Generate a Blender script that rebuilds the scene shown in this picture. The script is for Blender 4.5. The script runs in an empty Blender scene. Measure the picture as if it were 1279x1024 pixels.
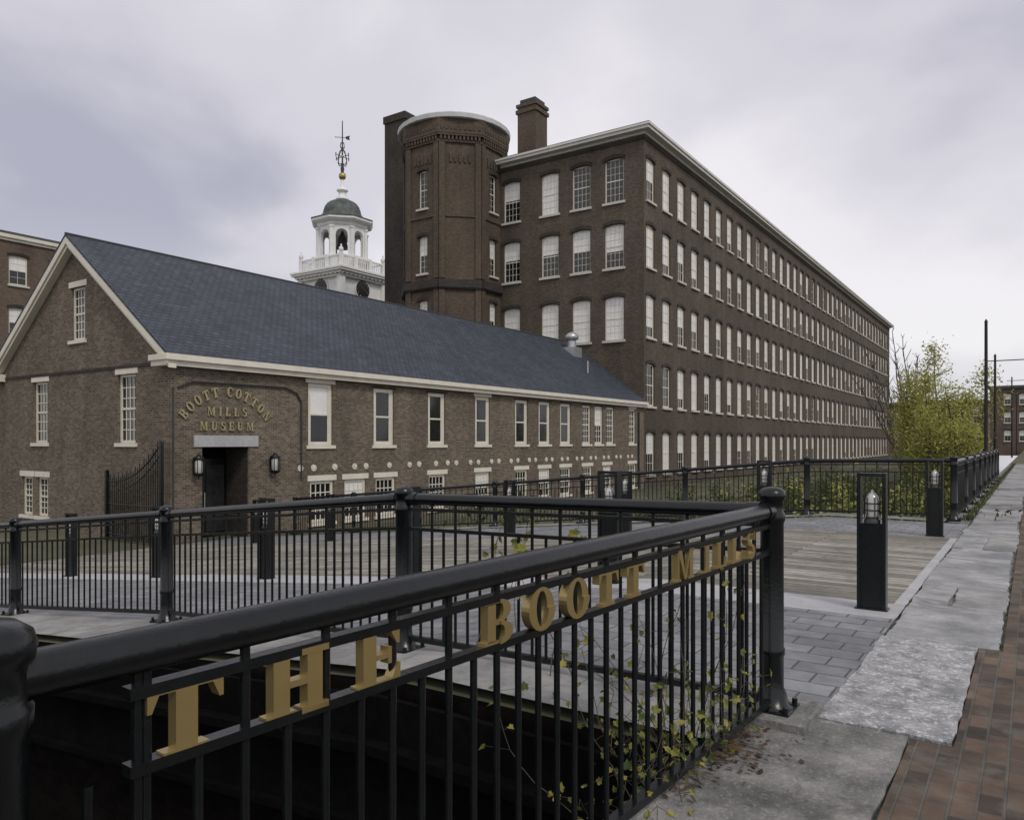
import bpy, math, random
from mathutils import Vector, Matrix
random.seed(7)
R=random.Random(11)
scene=bpy.context.scene
COL=scene.collection
# ------------------------------------------------------------------ materials
def newmat(name):
    m=bpy.data.materials.new(name); m.use_nodes=True
    nt=m.node_tree; b=nt.nodes['Principled BSDF']
    return m,nt,b
def N(nt,t,**k):
    n=nt.nodes.new(t)
    for a,v in k.items(): setattr(n,a,v)
    return n
def L(nt,a,b): nt.links.new(a,b)
def maprange(nt,src,a,b,c,d):
    n=N(nt,'ShaderNodeMapRange'); n.inputs[1].default_value=a;n.inputs[2].default_value=b;n.inputs[3].default_value=c;n.inputs[4].default_value=d
    L(nt,src,n.inputs[0]); return n.outputs[0]
def noise(nt,vec,scale,detail=4,rough=.55,dist=0):
    n=N(nt,'ShaderNodeTexNoise'); n.inputs['Scale'].default_value=scale;n.inputs['Detail'].default_value=detail
    n.inputs['Roughness'].default_value=rough;n.inputs['Distortion'].default_value=dist
    if vec is not None: L(nt,vec,n.inputs['Vector'])
    return n
def mulcol(nt,col,val):
    n=N(nt,'ShaderNodeVectorMath',operation='SCALE'); L(nt,col,n.inputs[0]); L(nt,val,n.inputs['Scale']); return n.outputs[0]
def mathn(nt,op,a,b):
    n=N(nt,'ShaderNodeMath',operation=op)
    for i,x in enumerate((a,b)):
        if isinstance(x,(int,float)): n.inputs[i].default_value=x
        else: L(nt,x,n.inputs[i])
    return n.outputs[0]
def mixc(nt,fac,a,b):
    n=N(nt,'ShaderNodeMix',data_type='RGBA')
    if isinstance(fac,(int,float)): n.inputs[0].default_value=fac
    else: L(nt,fac,n.inputs[0])
    for i,x in ((6,a),(7,b)):
        if isinstance(x,tuple): n.inputs[i].default_value=(*x,1)
        else: L(nt,x,n.inputs[i])
    return n.outputs[2]
def m_brick(name,c1,c2,cm,bw=.21,bh=.072,ms=.007,rough=.9,bump=.4,offs=.5,varlo=.7,varhi=1.25,vs=.35,rot=False,fine=8,spec=.3,dirt=None,flo=.74,fhi=1.24,bias=-.1):
    m,nt,b=newmat(name)
    uv=N(nt,'ShaderNodeUVMap').outputs[0]
    if rot:
        mp=N(nt,'ShaderNodeMapping'); mp.inputs['Rotation'].default_value=(0,0,math.pi/2); L(nt,uv,mp.inputs[0]); uv=mp.outputs[0]
    br=N(nt,'ShaderNodeTexBrick',offset=offs); L(nt,uv,br.inputs['Vector'])
    br.inputs['Color1'].default_value=(*c1,1);br.inputs['Color2'].default_value=(*c2,1);br.inputs['Mortar'].default_value=(*cm,1)
    br.inputs['Scale'].default_value=1;br.inputs['Mortar Size'].default_value=ms;br.inputs['Mortar Smooth'].default_value=.2
    br.inputs['Brick Width'].default_value=bw;br.inputs['Row Height'].default_value=bh;br.inputs['Bias'].default_value=bias
    pos=N(nt,'ShaderNodeNewGeometry').outputs['Position']
    n1=noise(nt,pos,vs,5,.6); f=maprange(nt,n1.outputs[0],.3,.7,varlo,varhi)
    n2=noise(nt,pos,fine,4,.6); f2=maprange(nt,n2.outputs[0],.25,.75,flo,fhi)
    mp2=N(nt,'ShaderNodeMapping'); mp2.inputs['Scale'].default_value=(1.2,1.2,.12); L(nt,pos,mp2.inputs[0])
    n3=noise(nt,mp2.outputs[0],1.0,3,.5); f3=maprange(nt,n3.outputs[0],.3,.7,.86,1.12)
    f=mathn(nt,'MULTIPLY',mathn(nt,'MULTIPLY',f,f2),f3)
    c=mulcol(nt,br.outputs['Color'],f)
    if dirt:
        nd=noise(nt,pos,dirt[1],6,.65,.4); c=mixc(nt,maprange(nt,nd.outputs[0],dirt[2],dirt[2]+.12,0,dirt[3]),c,dirt[0])
    L(nt,c,b.inputs['Base Color']); b.inputs['Roughness'].default_value=rough; b.inputs['Specular IOR Level'].default_value=spec
    bp=N(nt,'ShaderNodeBump'); bp.inputs['Strength'].default_value=bump; bp.inputs['Distance'].default_value=.01
    h=mathn(nt,'ADD',mathn(nt,'MULTIPLY',br.outputs['Fac'],-1.0),mathn(nt,'MULTIPLY',n2.outputs[0],.8))
    L(nt,h,bp.inputs['Height']); L(nt,bp.outputs[0],b.inputs['Normal'])
    return m
def m_plain(name,c,rough=.6,metal=0,var=.15,vs=3,bump=.0,bs=40,c2=None,spec=.5,coat=0,thr=None,stain=None,speck=None):
    m,nt,b=newmat(name)
    pos=N(nt,'ShaderNodeNewGeometry').outputs['Position']
    n=noise(nt,pos,vs,6,.6)
    if c2:
        a,bb=thr or (.35,.65)
        col=mixc(nt,maprange(nt,n.outputs[0],a,bb,0,1),c,c2)
    else:
        rgb=N(nt,'ShaderNodeRGB'); rgb.outputs[0].default_value=(*c,1)
        col=rgb.outputs[0]
    if speck:
        sp=noise(nt,pos,speck[1],2,.5); col=mixc(nt,maprange(nt,sp.outputs[0],.56,.66,0,speck[2]),col,speck[0])
    if stain:
        nd=noise(nt,pos,stain[1],7,.68,.8); col=mixc(nt,maprange(nt,nd.outputs[0],stain[2],stain[2]+.1,0,stain[3]),col,stain[0])
    nf=noise(nt,pos,vs*7,4,.6)
    f=mathn(nt,'MULTIPLY',maprange(nt,n.outputs[0],.25,.75,1-var,1+var),maprange(nt,nf.outputs[0],.25,.75,1-var*.7,1+var*.7))
    L(nt,mulcol(nt,col,f),b.inputs['Base Color'])
    b.inputs['Roughness'].default_value=rough;b.inputs['Metallic'].default_value=metal;b.inputs['Specular IOR Level'].default_value=spec
    if coat: b.inputs['Coat Weight'].default_value=coat; b.inputs['Coat Roughness'].default_value=.05
    if bump:
        nb=noise(nt,pos,bs,5,.6); bp=N(nt,'ShaderNodeBump'); bp.inputs['Strength'].default_value=bump;bp.inputs['Distance'].default_value=.01
        L(nt,nb.outputs[0],bp.inputs['Height']);L(nt,bp.outputs[0],b.inputs['Normal'])
    return m
def m_leaf(name,a,b_,c,sc=5,tl=.35):
    m,nt,b=newmat(name)
    pos=N(nt,'ShaderNodeNewGeometry').outputs['Position']
    n=noise(nt,pos,sc,3,.6)
    wn=N(nt,'ShaderNodeTexWhiteNoise'); 
    sn=N(nt,'ShaderNodeVectorMath',operation='SNAP'); L(nt,pos,sn.inputs[0]); sn.inputs[1].default_value=(.07,.07,.07); L(nt,sn.outputs[0],wn.inputs['Vector'])
    f=mathn(nt,'ADD',mathn(nt,'MULTIPLY',n.outputs[0],.6),mathn(nt,'MULTIPLY',wn.outputs[0],.4))
    cr=N(nt,'ShaderNodeValToRGB'); L(nt,f,cr.inputs[0]); e=cr.color_ramp.elements
    e[0].position=.3;e[0].color=(*a,1);e[1].position=.7;e[1].color=(*c,1); k=e.new(.5);k.color=(*b_,1)
    L(nt,cr.outputs[0],b.inputs['Base Color']); b.inputs['Roughness'].default_value=.6
    tr=N(nt,'ShaderNodeBsdfTranslucent'); L(nt,cr.outputs[0],tr.inputs['Color'])
    mx=N(nt,'ShaderNodeMixShader'); mx.inputs[0].default_value=tl
    L(nt,b.outputs[0],mx.inputs[1]);L(nt,tr.outputs[0],mx.inputs[2]);L(nt,mx.outputs[0],nt.nodes['Material Output'].inputs[0])
    return m
M={}
M['mill']=m_brick('mill_brick',(.066,.053,.040),(.120,.096,.071),(.120,.107,.086),varlo=.76,varhi=1.16,vs=.22)
M['low']=m_brick('museum_brick',(.082,.066,.048),(.170,.135,.098),(.20,.178,.145),ms=.009,varlo=.86,varhi=1.14,vs=.5)
M['tower']=m_brick('tower_brick',(.074,.056,.040),(.118,.087,.062),(.10,.088,.072),varlo=.78,varhi=1.12,vs=.3)
M['darkbrick']=m_brick('sooty_brick',(.036,.031,.027),(.056,.048,.042),(.055,.05,.045))
M['pitbrick']=m_brick('shaded_pit_brick',(.006,.005,.0045),(.010,.008,.007),(.007,.006,.006),spec=.02)  # deep shade of the pit is put into the brick colour
M['farbrick']=m_brick('far_brick',(.10,.073,.055),(.15,.108,.08),(.13,.117,.10),varlo=.8)
M['slate']=m_brick('slate',(.037,.045,.060),(.058,.069,.089),(.014,.017,.024),bw=.28,bh=.2,ms=.015,rough=.62,bump=.9,varlo=.9,varhi=1.1,vs=.6,fine=3,spec=.35,flo=.88,fhi=1.12)
M['paver']=m_brick('stone_paver',(.165,.17,.18),(.235,.24,.25),(.075,.075,.075),bw=.32,bh=.22,ms=.008,rough=.7,bump=.6,varlo=.8,varhi=1.12,vs=.8,rot=False,spec=.4)
M['deck']=m_brick('weathered_plank',(.165,.156,.132),(.345,.328,.28),(.04,.036,.03),bw=2.6,bh=.14,ms=.008,rough=.85,bump=.8,offs=.37,varlo=.72,varhi=1.18,vs=1.3,fine=11,dirt=((.085,.078,.065),2.2,.56,.65))
M['walkbrick']=m_brick('sidewalk_brick',(.062,.048,.038),(.165,.112,.080),(.10,.093,.08),bw=.19,bh=.092,ms=.007,rough=.85,bump=.8,varlo=.6,varhi=1.2,vs=2.6,rot=True,dirt=((.12,.108,.09),3.4,.53,.7),bias=-.15)
M['iron']=m_plain('black_green_paint',(.0045,.0062,.007),.24,0,.3,5,.16,60,spec=.42)
M['gold']=m_plain('gold_letter_paint',(.36,.275,.115),.34,.65,.06,6,.04,60)
M['goldwall']=m_plain('gold_wall_letter',(.36,.30,.17),.45,.3,.1,8)
M['cream']=m_plain('cream_paint',(.64,.605,.515),.6,0,.1,2,.05,20)
M['white']=m_plain('white_paint',(.72,.72,.71),.6,0,.08,2)
M['corn']=m_plain('pale_cornice_paint',(.60,.59,.55),.6,0,.08,2)
M['conc']=m_plain('concrete',(.18,.18,.177),.85,0,.25,1.6,.5,60,c2=(.27,.267,.257),stain=((.09,.088,.08),1.3,.55,.6),speck=((.33,.33,.32),50,.3))
M['concold']=m_plain('old_concrete',(.11,.11,.105),.9,0,.3,2.6,1.0,45,c2=(.21,.205,.195),stain=((.065,.062,.055),1.9,.54,.7),speck=((.3,.3,.29),55,.5))
M['granite']=m_plain('granite_slab',(.19,.195,.20),.8,0,.2,1.7,.7,70,c2=(.32,.32,.322),stain=((.10,.10,.095),1.7,.55,.7),speck=((.38,.38,.38),60,.4))
M['border']=m_plain('pale_stone_border',(.36,.36,.37),.75,0,.15,2,.3,60,stain=((.2,.195,.19),2,.57,.5))
M['steel']=m_plain('dark_steel',(.03,.032,.034),.6,0,.3,3,.2,30)
M['beam']=m_plain('pit_shaded_beam',(.004,.004,.0045),.95,0,.4,3,.2,30,spec=.03)  # near black: the pit's shade is painted into the beam colour
M['void']=m_plain('recess_shade_black',(.006,.006,.006),.95,spec=.05)  # black stands in for the shade inside the entrance recess
M['glass']=m_plain('window_glass',(.012,.014,.016),.06,0,.3,.4,.03,1.5,spec=.6)
M['glassd']=m_plain('dim_window_glass',(.03,.03,.032),.15,0,.5,.7,spec=.5)
M['blind']=m_plain('blind_behind_glass',(.72,.72,.70),.5,0,.08,1.2,spec=.5,coat=.3)
M['copper']=m_plain('verdigris_copper',(.040,.052,.049),.6,.1,.3,1.5,c2=(.085,.105,.098))
M['galv']=m_plain('galvanised_metal',(.45,.46,.47),.4,.6,.15,6)
M['sill']=m_plain('sill_stone',(.50,.48,.43),.7,0,.12,3)
M['lampglass']=m_plain('lamp_glass',(.45,.45,.43),.12,0,.1,5,spec=.8,coat=.5)
M['bark']=m_plain('bark',(.07,.062,.05),.9,0,.3,6,.5,30)
M['wood']=m_plain('pole_wood',(.02,.018,.017),.85,0,.3,6)
M['leafy']=m_leaf('autumn_yellow_leaf',(.17,.20,.045),(.36,.37,.085),(.54,.50,.14),tl=.4)
M['leafg']=m_leaf('green_leaf',(.02,.034,.010),(.05,.075,.018),(.14,.16,.03))
M['leafv']=m_leaf('vine_leaf',(.05,.085,.018),(.17,.19,.035),(.38,.32,.06),9)
M['litter']=m_leaf('fallen_leaf',(.05,.03,.017),(.10,.058,.03),(.17,.12,.06),12)
M['asphalt']=m_plain('asphalt',(.05,.05,.052),.9,0,.2,4)
M['earth']=m_plain('earth_grass',(.055,.06,.03),.95,0,.3,.4,.5,6,c2=(.09,.085,.05))
M['water']=m_plain('canal_water',(.015,.018,.016),.08,0,.1,1,.15,3)
M['roofing']=m_plain('roofing',(.08,.08,.08),.9)
M['coping']=m_plain('pale_coping',(.50,.51,.51),.7,0,.15,1,spec=.2)
M['rough']=m_plain('rough_white_granite',(.24,.245,.25),.85,0,.25,9,2.0,40,c2=(.36,.36,.37),speck=((.60,.60,.60),42,.8),stain=((.13,.13,.125),2.6,.56,.65))
# ------------------------------------------------------------------ mesh builder
class MB:
    def __init__(s): s.v=[];s.f=[];s.m=[];s.sm=[]
    def add(s,vs,fs,mat=0,smooth=False):
        o=len(s.v); s.v.extend([tuple(p) for p in vs])
        for f in fs: s.f.append(tuple(i+o for i in f)); s.m.append(mat); s.sm.append(smooth)
    def box(s,x0,x1,y0,y1,z0,z1,mat=0):
        v=[(x0,y0,z0),(x1,y0,z0),(x1,y1,z0),(x0,y1,z0),(x0,y0,z1),(x1,y0,z1),(x1,y1,z1),(x0,y1,z1)]
        s.add(v,[(0,3,2,1),(4,5,6,7),(0,1,5,4),(1,2,6,5),(2,3,7,6),(3,0,4,7)],mat)
    def obox(s,p,d,l0,l1,w0,w1,z0,z1,mat=0,zs=0):
        dx,dy=d; nx,ny=-dy,dx
        v=[]
        for z in (z0,z1):
            for (a,w) in ((l0,w0),(l1,w0),(l1,w1),(l0,w1)):
                v.append((p[0]+dx*a+nx*w,p[1]+dy*a+ny*w,z+zs*a))
        s.add(v,[(0,3,2,1),(4,5,6,7),(0,1,5,4),(1,2,6,5),(2,3,7,6),(3,0,4,7)],mat)
    def cyl(s,p0,p1,r0,r1=None,seg=8,mat=0,caps=True,smooth=True):
        if r1 is None: r1=r0
        p0=Vector(p0);p1=Vector(p1);d=(p1-p0)
        if d.length<1e-6:return
        d.normalize(); a=Vector((0,0,1)) if abs(d.z)<.9 else Vector((1,0,0))
        u=d.cross(a).normalized(); w=d.cross(u)
        vs=[];
        for p,r in((p0,r0),(p1,r1)):
            for i in range(seg):
                t=2*math.pi*i/seg; vs.append(p+u*(r*math.cos(t))+w*(r*math.sin(t)))
        s.add(vs,[(i,i+seg,(i+1)%seg+seg,(i+1)%seg) for i in range(seg)],mat,smooth)
        if caps: s.add(vs[:seg],[tuple(range(seg))],mat); s.add(vs[seg:],[tuple(reversed(range(seg)))],mat)
    def lathe(s,cx,cy,prof,seg=16,mat=0,smooth=True,rot=0,z0=0):
        vs=[];n=len(prof)
        for r,z in prof:
            for i in range(seg):
                t=2*math.pi*i/seg+rot; vs.append((cx+r*math.cos(t),cy+r*math.sin(t),z0+z))
        fs=[(j*seg+i,j*seg+(i+1)%seg,(j+1)*seg+(i+1)%seg,(j+1)*seg+i) for j in range(n-1) for i in range(seg)]
        s.add(vs,fs,mat,smooth)
        s.add(vs[-seg:],[tuple(range(seg))],mat); s.add(vs[:seg],[tuple(reversed(range(seg)))],mat)
    def tube(s,pts,r,seg=6,mat=0,r1=None):
        n=len(pts)
        for i in range(n-1):
            a=r if r1 is None else r+(r1-r)*i/(n-1); b=r if r1 is None else r+(r1-r)*(i+1)/(n-1)
            s.cyl(pts[i],pts[i+1],a,b,seg,mat,caps=(i==0 or i==n-2))
    def build(s,name,mats,parent=None,loc=None):
        if parent is not None: loc=ORG[parent.name]
        if loc is None: loc=(0,0,0)
        me=bpy.data.meshes.new(name)
        lx,ly,lz=loc
        me.from_pydata([(x-lx,y-ly,z-lz) for x,y,z in s.v],[],s.f)
        me.polygons.foreach_set('material_index',s.m); me.polygons.foreach_set('use_smooth',s.sm)
        for k in mats: me.materials.append(M[k])
        uvl=me.uv_layers.new(name='UVMap'); data=[0.0]*(2*len(me.loops))
        for p in me.polygons:
            n=p.normal
            if abs(n.z)>.97:
                for li in p.loop_indices:
                    v=s.v[me.loops[li].vertex_index]; data[2*li]=v[0];data[2*li+1]=v[1]
            else:
                h=math.hypot(n.x,n.y); tx,ty=-n.y/h,n.x/h
                b=n.cross(Vector((tx,ty,0)))
                for li in p.loop_indices:
                    v=s.v[me.loops[li].vertex_index]
                    data[2*li]=v[0]*tx+v[1]*ty; data[2*li+1]=v[0]*b.x+v[1]*b.y+v[2]*b.z
        uvl.data.foreach_set('uv',data)
        me.update()
        o=bpy.data.objects.new(name,me); COL.objects.link(o)
        if parent is not None: o.parent=parent
        else: o.location=loc
        ORG[o.name]=loc
        return o
ORG={}
def thing(name,loc,label,cat,group=None):
    o=bpy.data.objects.new(name,None); COL.objects.link(o); o.location=loc; o.empty_display_size=.2
    ORG[o.name]=tuple(loc); o['label']=label;o['category']=cat
    if group:o['group']=group
    return o
def tag(o,label,cat,group=None,kind=None):
    if label:o['label']=label
    if cat:o['category']=cat
    if group:o['group']=group
    if kind:o['kind']=kind
    return o
def place(mesh,name,parent,loc,rz=0,sub=None):
    o=bpy.data.objects.new(name,mesh); COL.objects.link(o); o.parent=parent
    pl=ORG[parent.name]; o.location=(loc[0]-pl[0],loc[1]-pl[1],loc[2]-pl[2]); o.rotation_euler=(0,0,rz)
    ORG[o.name]=loc
    return o
def wall(mb,p,d,Ln,z0,z1,ops,reveal=.15,mat=0,brow=None,browmat=1):
    """vertical wall from p along unit d; inward normal is left of d."""
    dx,dy=d;nx,ny=-dy,dx
    P=lambda s,z,w=0:(p[0]+dx*s+nx*w,p[1]+dy*s+ny*w,z)
    S=sorted(set([0,Ln]+[round(o[0],4) for o in ops]+[round(o[1],4) for o in ops]))
    for i in range(len(S)-1):
        sc=(S[i]+S[i+1])/2
        cov=sorted([(o[2],o[3]) for o in ops if o[0]<sc<o[1]])
        z=z0
        for a,b in cov+[(z1,z1)]:
            if a>z+1e-5: mb.add([P(S[i],z),P(S[i+1],z),P(S[i+1],a),P(S[i],a)],[(0,1,2,3)],mat)
            z=max(z,b)
    for o in ops:
        s0,s1,za,zb=o[:4]; ar=o[4] if len(o)>4 else 0
        mb.add([P(s0,za),P(s1,za),P(s1,za,reveal),P(s0,za,reveal)],[(0,1,2,3)],mat)
        mb.add([P(s0,za),P(s0,za,reveal),P(s0,zb-ar,reveal),P(s0,zb-ar)],[(0,1,2,3)],mat)
        mb.add([P(s1,za),P(s1,zb-ar),P(s1,zb-ar,reveal),P(s1,za,reveal)],[(0,1,2,3)],mat)
        if ar<=0:
            mb.add([P(s0,zb),P(s0,zb,reveal),P(s1,zb,reveal),P(s1,zb)],[(0,1,2,3)],mat)
        else:
            n=8;c=(s0+s1)/2;hw=(s1-s0)/2
            arc=[(c-hw*math.cos(math.pi*k/n),zb-ar+ar*math.sin(math.pi*k/n)) for k in range(n+1)]
            h=n//2
            mb.add([P(s0,zb)]+[P(*q) for q in arc[:h+1]],[tuple(reversed(range(h+2)))],mat)
            mb.add([P(s1,zb)]+[P(*q) for q in arc[h:]],[tuple(reversed(range(h+2)))],mat)
            for k in range(n):
                mb.add([P(*arc[k]),P(*arc[k],reveal),P(*arc[k+1],reveal),P(*arc[k+1])],[(0,1,2,3)],mat)
        if brow:
            t,pr=brow;n=6;c=(s0+s1)/2;hw=(s1-s0)/2+.12;rise=max(ar,.12)
            def A(k,off): 
                x=-1+2*k/n; return (c+x*hw, zb-rise+.04+rise*(1-x*x)+off)
            for k in range(n):
                a0,a1=A(k,0),A(k+1,0);b0,b1=A(k,t),A(k+1,t)
                mb.add([P(*a0,-pr),P(*a1,-pr),P(*b1,-pr),P(*b0,-pr),P(*a0,0),P(*a1,0),P(*b1,0),P(*b0,0)],
                       [(0,1,2,3),(3,2,6,7),(0,4,5,1)]+([(0,3,7,4)] if k==0 else [])+([(1,5,6,2)] if k==n-1 else []),browmat)
def win(mb,w,h,cols,rows,blind=0,fr=.07,sill=False,base=(0,0,0),rz=0,mun=.022,sash=.0):
    """window: mats 0 frame 1 glass 2 blind 3 sill ; x width, y inward, z up from bottom."""
    t=MB(); hw=w/2
    t.box(-hw,-hw+fr,0,.07,0,h,0); t.box(hw-fr,hw,0,.07,0,h,0)
    t.box(-hw+fr,hw-fr,0,.07,0,fr,0); t.box(-hw+fr,hw-fr,0,.07,h-fr,h,0)
    mid=h*.5; t.box(-hw+fr,hw-fr,.01,.06,mid-.035,mid+.035,0)
    if sash>0:
        for sx in(-1,1):
            a,b=sorted((sx*(hw-fr),sx*(hw-fr-sash))); t.box(a,b,.014,.055,fr,h-fr,0)
    iw=w-2*fr
    for i in range(1,cols):
        x=-hw+fr+iw*i/cols; t.box(x-mun/2,x+mun/2,.02,.05,fr,h-fr,0)
    for j in range(1,rows):
        if abs(j/rows-.5)<.02: continue
        z=fr+(h-2*fr)*j/rows; t.box(-hw+fr,hw-fr,.022,.048,z-mun/2,z+mun/2,0)
    zb=fr+(h-2*fr)*(1-blind)
    if blind<1: t.add([(-hw+fr,.04,fr),(hw-fr,.04,fr),(hw-fr,.04,zb),(-hw+fr,.04,zb)],[(0,1,2,3)],1)
    if blind>0: t.add([(-hw+fr,.04,zb),(hw-fr,.04,zb),(hw-fr,.04,h-fr),(-hw+fr,.04,h-fr)],[(0,1,2,3)],2)
    if sill: t.box(-hw-.1,hw+.1,-.24,.0,-.14,-.003,3)
    c,s=math.cos(rz),math.sin(rz)
    o=len(mb.v)
    mb.v.extend([(base[0]+x*c-y*s,base[1]+x*s+y*c,base[2]+z) for x,y,z in t.v])
    for f,m in zip(t.f,t.m): mb.f.append(tuple(i+o for i in f));mb.m.append(m);mb.sm.append(False)
WM=['cream','glass','blind','sill']
def winmesh(*a,**k):
    mb=MB(); win(mb,*a,**k); o=mb.build('window',WM); me=o.data; bpy.data.objects.remove(o); return me
# ------------------------------------------------------------------ terrain
def rz(x):
    if x>-3.3: return 0.0
    return max(-1.62,-.092*(-3.3-x))
def gh(x,y):
    if x>=-1.3: return -.03
    if x>=-13.985:
        if y<=3.585: return -4.5
        if y<=16.305: return rz(x)-.06
        return -3.6
    if x>=-21 and 3.59<y<16.31: return rz(x)-.06
    return -1.66
mb=MB()
xs=[-1500,-300,-100,-60,-35,-21,-20.9,-18,-14.01,-13.98,-11,-8,-5,-3.3,-1.32,-1.3,2,10,40,300,1500]
ys=[-300,-60,-20,-2.0,3.58,3.6,6,10,16.3,16.32,30,60,170,300,700,2500]
vv=[(x,y,gh(x,y)) for y in ys for x in xs]; nx=len(xs)
mb.add(vv,[(j*nx+i,j*nx+i+1,(j+1)*nx+i+1,(j+1)*nx+i) for j in range(len(ys)-1) for i in range(nx-1)])
for k,f in enumerate(mb.f):
    c=[sum(mb.v[i][a] for i in f)/4 for a in range(3)]
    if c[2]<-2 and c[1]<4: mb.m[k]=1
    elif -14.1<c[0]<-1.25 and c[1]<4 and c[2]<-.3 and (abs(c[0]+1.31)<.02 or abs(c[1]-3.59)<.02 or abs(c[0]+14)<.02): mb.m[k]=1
    elif c[0]>-1.3 and c[1]<60: mb.m[k]=2
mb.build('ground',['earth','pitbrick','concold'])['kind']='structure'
def strip(name,x0,x1,y0,y1,mat,dz=0,n=1):
    mb=MB(); bx=[x0]+[b for b in (-20.9,-3.3) if x0<b<x1]+[x1]
    for a,b in zip(bx[:-1],bx[1:]):
        mb.add([(a,y0,rz(a)+dz),(b,y0,rz(b)+dz),(b,y1,rz(b)+dz),(a,y1,rz(a)+dz)],[(0,1,2,3)])
    o=mb.build(name,[mat]); o['kind']='structure'; return o
strip('paved_path',-21.2,-.93,4.45,6.95,'paver')
strip('stone_border',-21.2,-.93,6.95,7.6,'border')
strip('timber_deck_path',-21.2,-1.03,7.6,13.3,'deck')
strip('stone_border',-1.03,-.93,7.6,13.3,'border')
strip('paved_path',-21.2,-.93,13.3,15.75,'paver')
strip('concrete_ledge_path',-14,-1.3,3.62,4.45,'conc',dz=.004)
strip('concrete_ledge_path',-14,-1.3,15.75,16.34,'conc',dz=.03)
o=strip('canal_water',-13.98,-1.32,16.4,400,'water'); 
for v in o.data.vertices: v.co.z=-3.1
o.name='water'
def slab(name,x0,x1,y0,y1,z,mat,th=.05,jit=.006,step=.09):
    """paving slab with chipped irregular outline and slightly rounded arris"""
    rs=random.Random(int((x0*7+y0*13)*100)); P=[]
    def edge(a,b):
        n=max(2,int(math.dist(a,b)/step)); ph=rs.uniform(0,6)
        for i in range(n):
            t=i/n; j=jit*(rs.uniform(-1,.6)+.7*math.sin(ph+t*5)) if i else 0
            ex,ey=(b[0]-a[0]),(b[1]-a[1]); l=math.hypot(ex,ey)
            P.append((a[0]+ex*t-ey/l*j,a[1]+ey*t+ex/l*j))
    c=[(x0,y0),(x1,y0),(x1,y1),(x0,y1)]; c=[(a+rs.uniform(-jit,jit),b+rs.uniform(-jit,jit)) for a,b in c]
    for i in range(4): edge(c[i],c[(i+1)%4])
    n=len(P); cx=sum(p[0] for p in P)/n; cy=sum(p[1] for p in P)/n
    tz=[rs.uniform(-.004,.004) for _ in range(3)]
    Z=lambda x,y:z+tz[0]+tz[1]*(x-cx)+tz[2]*(y-cy)
    ins=[(p[0]+(cx-p[0])/max(math.dist(p,(cx,cy)),.01)*.01,p[1]+(cy-p[1])/max(math.dist(p,(cx,cy)),.01)*.01) for p in P]
    mb=MB(); V=[(x,y,Z(x,y)) for x,y in ins]+[(x,y,Z(x,y)-.008) for x,y in P]+[(x,y,z-th) for x,y in P]
    mb.add(V,[tuple(range(n))]+[(n+i,n+(i+1)%n,(i+1)%n,i) for i in range(n)]+[(2*n+i,2*n+(i+1)%n,n+(i+1)%n,n+i) for i in range(n)])
    o=mb.build(name,[mat]); o['kind']='structure'; return o
slab('concrete_path',-1.27,-.51,-1.0,2.35,.0,'concold',jit=.005)
slab('concrete_path',-1.27,-.51,2.37,4.22,.003,'concold',jit=.008)
strip('concrete_path',-1.3,-1.27,-1,4.45,'concold',dz=-.004)
strip('concrete_path',-1.27,-.93,4.23,4.45,'concold',dz=-.001)
slab('granite_paving',-.925,-.325,4.24,6.28,.012,'rough',jit=.009)
y=6.31;k=0
rs0=random.Random(3)
while y<60:
    ln=[1.5,1.0,1.9,1.35,2.2,.8,1.7][k%7]
    if k%3==1 and y<20:
        xm=-.56+rs0.uniform(-.1,.1)
        slab('granite_paving',-.92,xm-.008,y,y+ln-.02,.006,'granite',jit=.01); slab('granite_paving',xm+.008,-.19,y,y+ln-.02,.010,'conc',jit=.012)
    else:
        slab('granite_paving',-.92+.01*math.sin(k*2.3),-.20+.025*math.sin(k*1.7),y,y+ln-.02,.006+.004*(k%3),['granite','conc','granite','granite','concold'][k%5],jit=.010)
    y+=ln;k+=1
strip('brick_sidewalk',-.495,3.2,-3,4.2,'walkbrick',dz=.001)
strip('brick_sidewalk',-.31,3.2,4.2,6.3,'walkbrick',dz=.001)
strip('brick_sidewalk',-.17,3.2,6.3,60,'walkbrick',dz=-.002)
slab('kerb',3.2,3.36,-3,200,.0,'granite',.2,step=5)
strip('road',3.4,11,-40,260,'asphalt',dz=-.02)
b=thing('steel_beam',(-1.4,3.45,-.8),'dark steel beam under the walkway edge above a pit','beam')
def sbeam(mb,y0,y1,z0,z1):
    mb.obox((-1.36,y1),(-1,0),0,1.94,0,y1-y0,z0,z1,0)
    mb.obox((-3.3,y1),(-1,0),.001,10.6,0,y1-y0,z0,z1,0,zs=-.092)
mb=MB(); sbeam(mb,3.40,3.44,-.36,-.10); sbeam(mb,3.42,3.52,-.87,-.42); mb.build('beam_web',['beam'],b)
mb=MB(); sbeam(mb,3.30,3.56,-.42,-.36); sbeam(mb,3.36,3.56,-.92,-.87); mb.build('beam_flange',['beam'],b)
mb=MB(); mb.box(-1.35,-.93,3.93,4.36,-.04,.045,0)
tag(mb.build('post_footing',['concold'],loc=(-1.1,4.19,0)),'square worn concrete footing under an iron post','footing')
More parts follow.
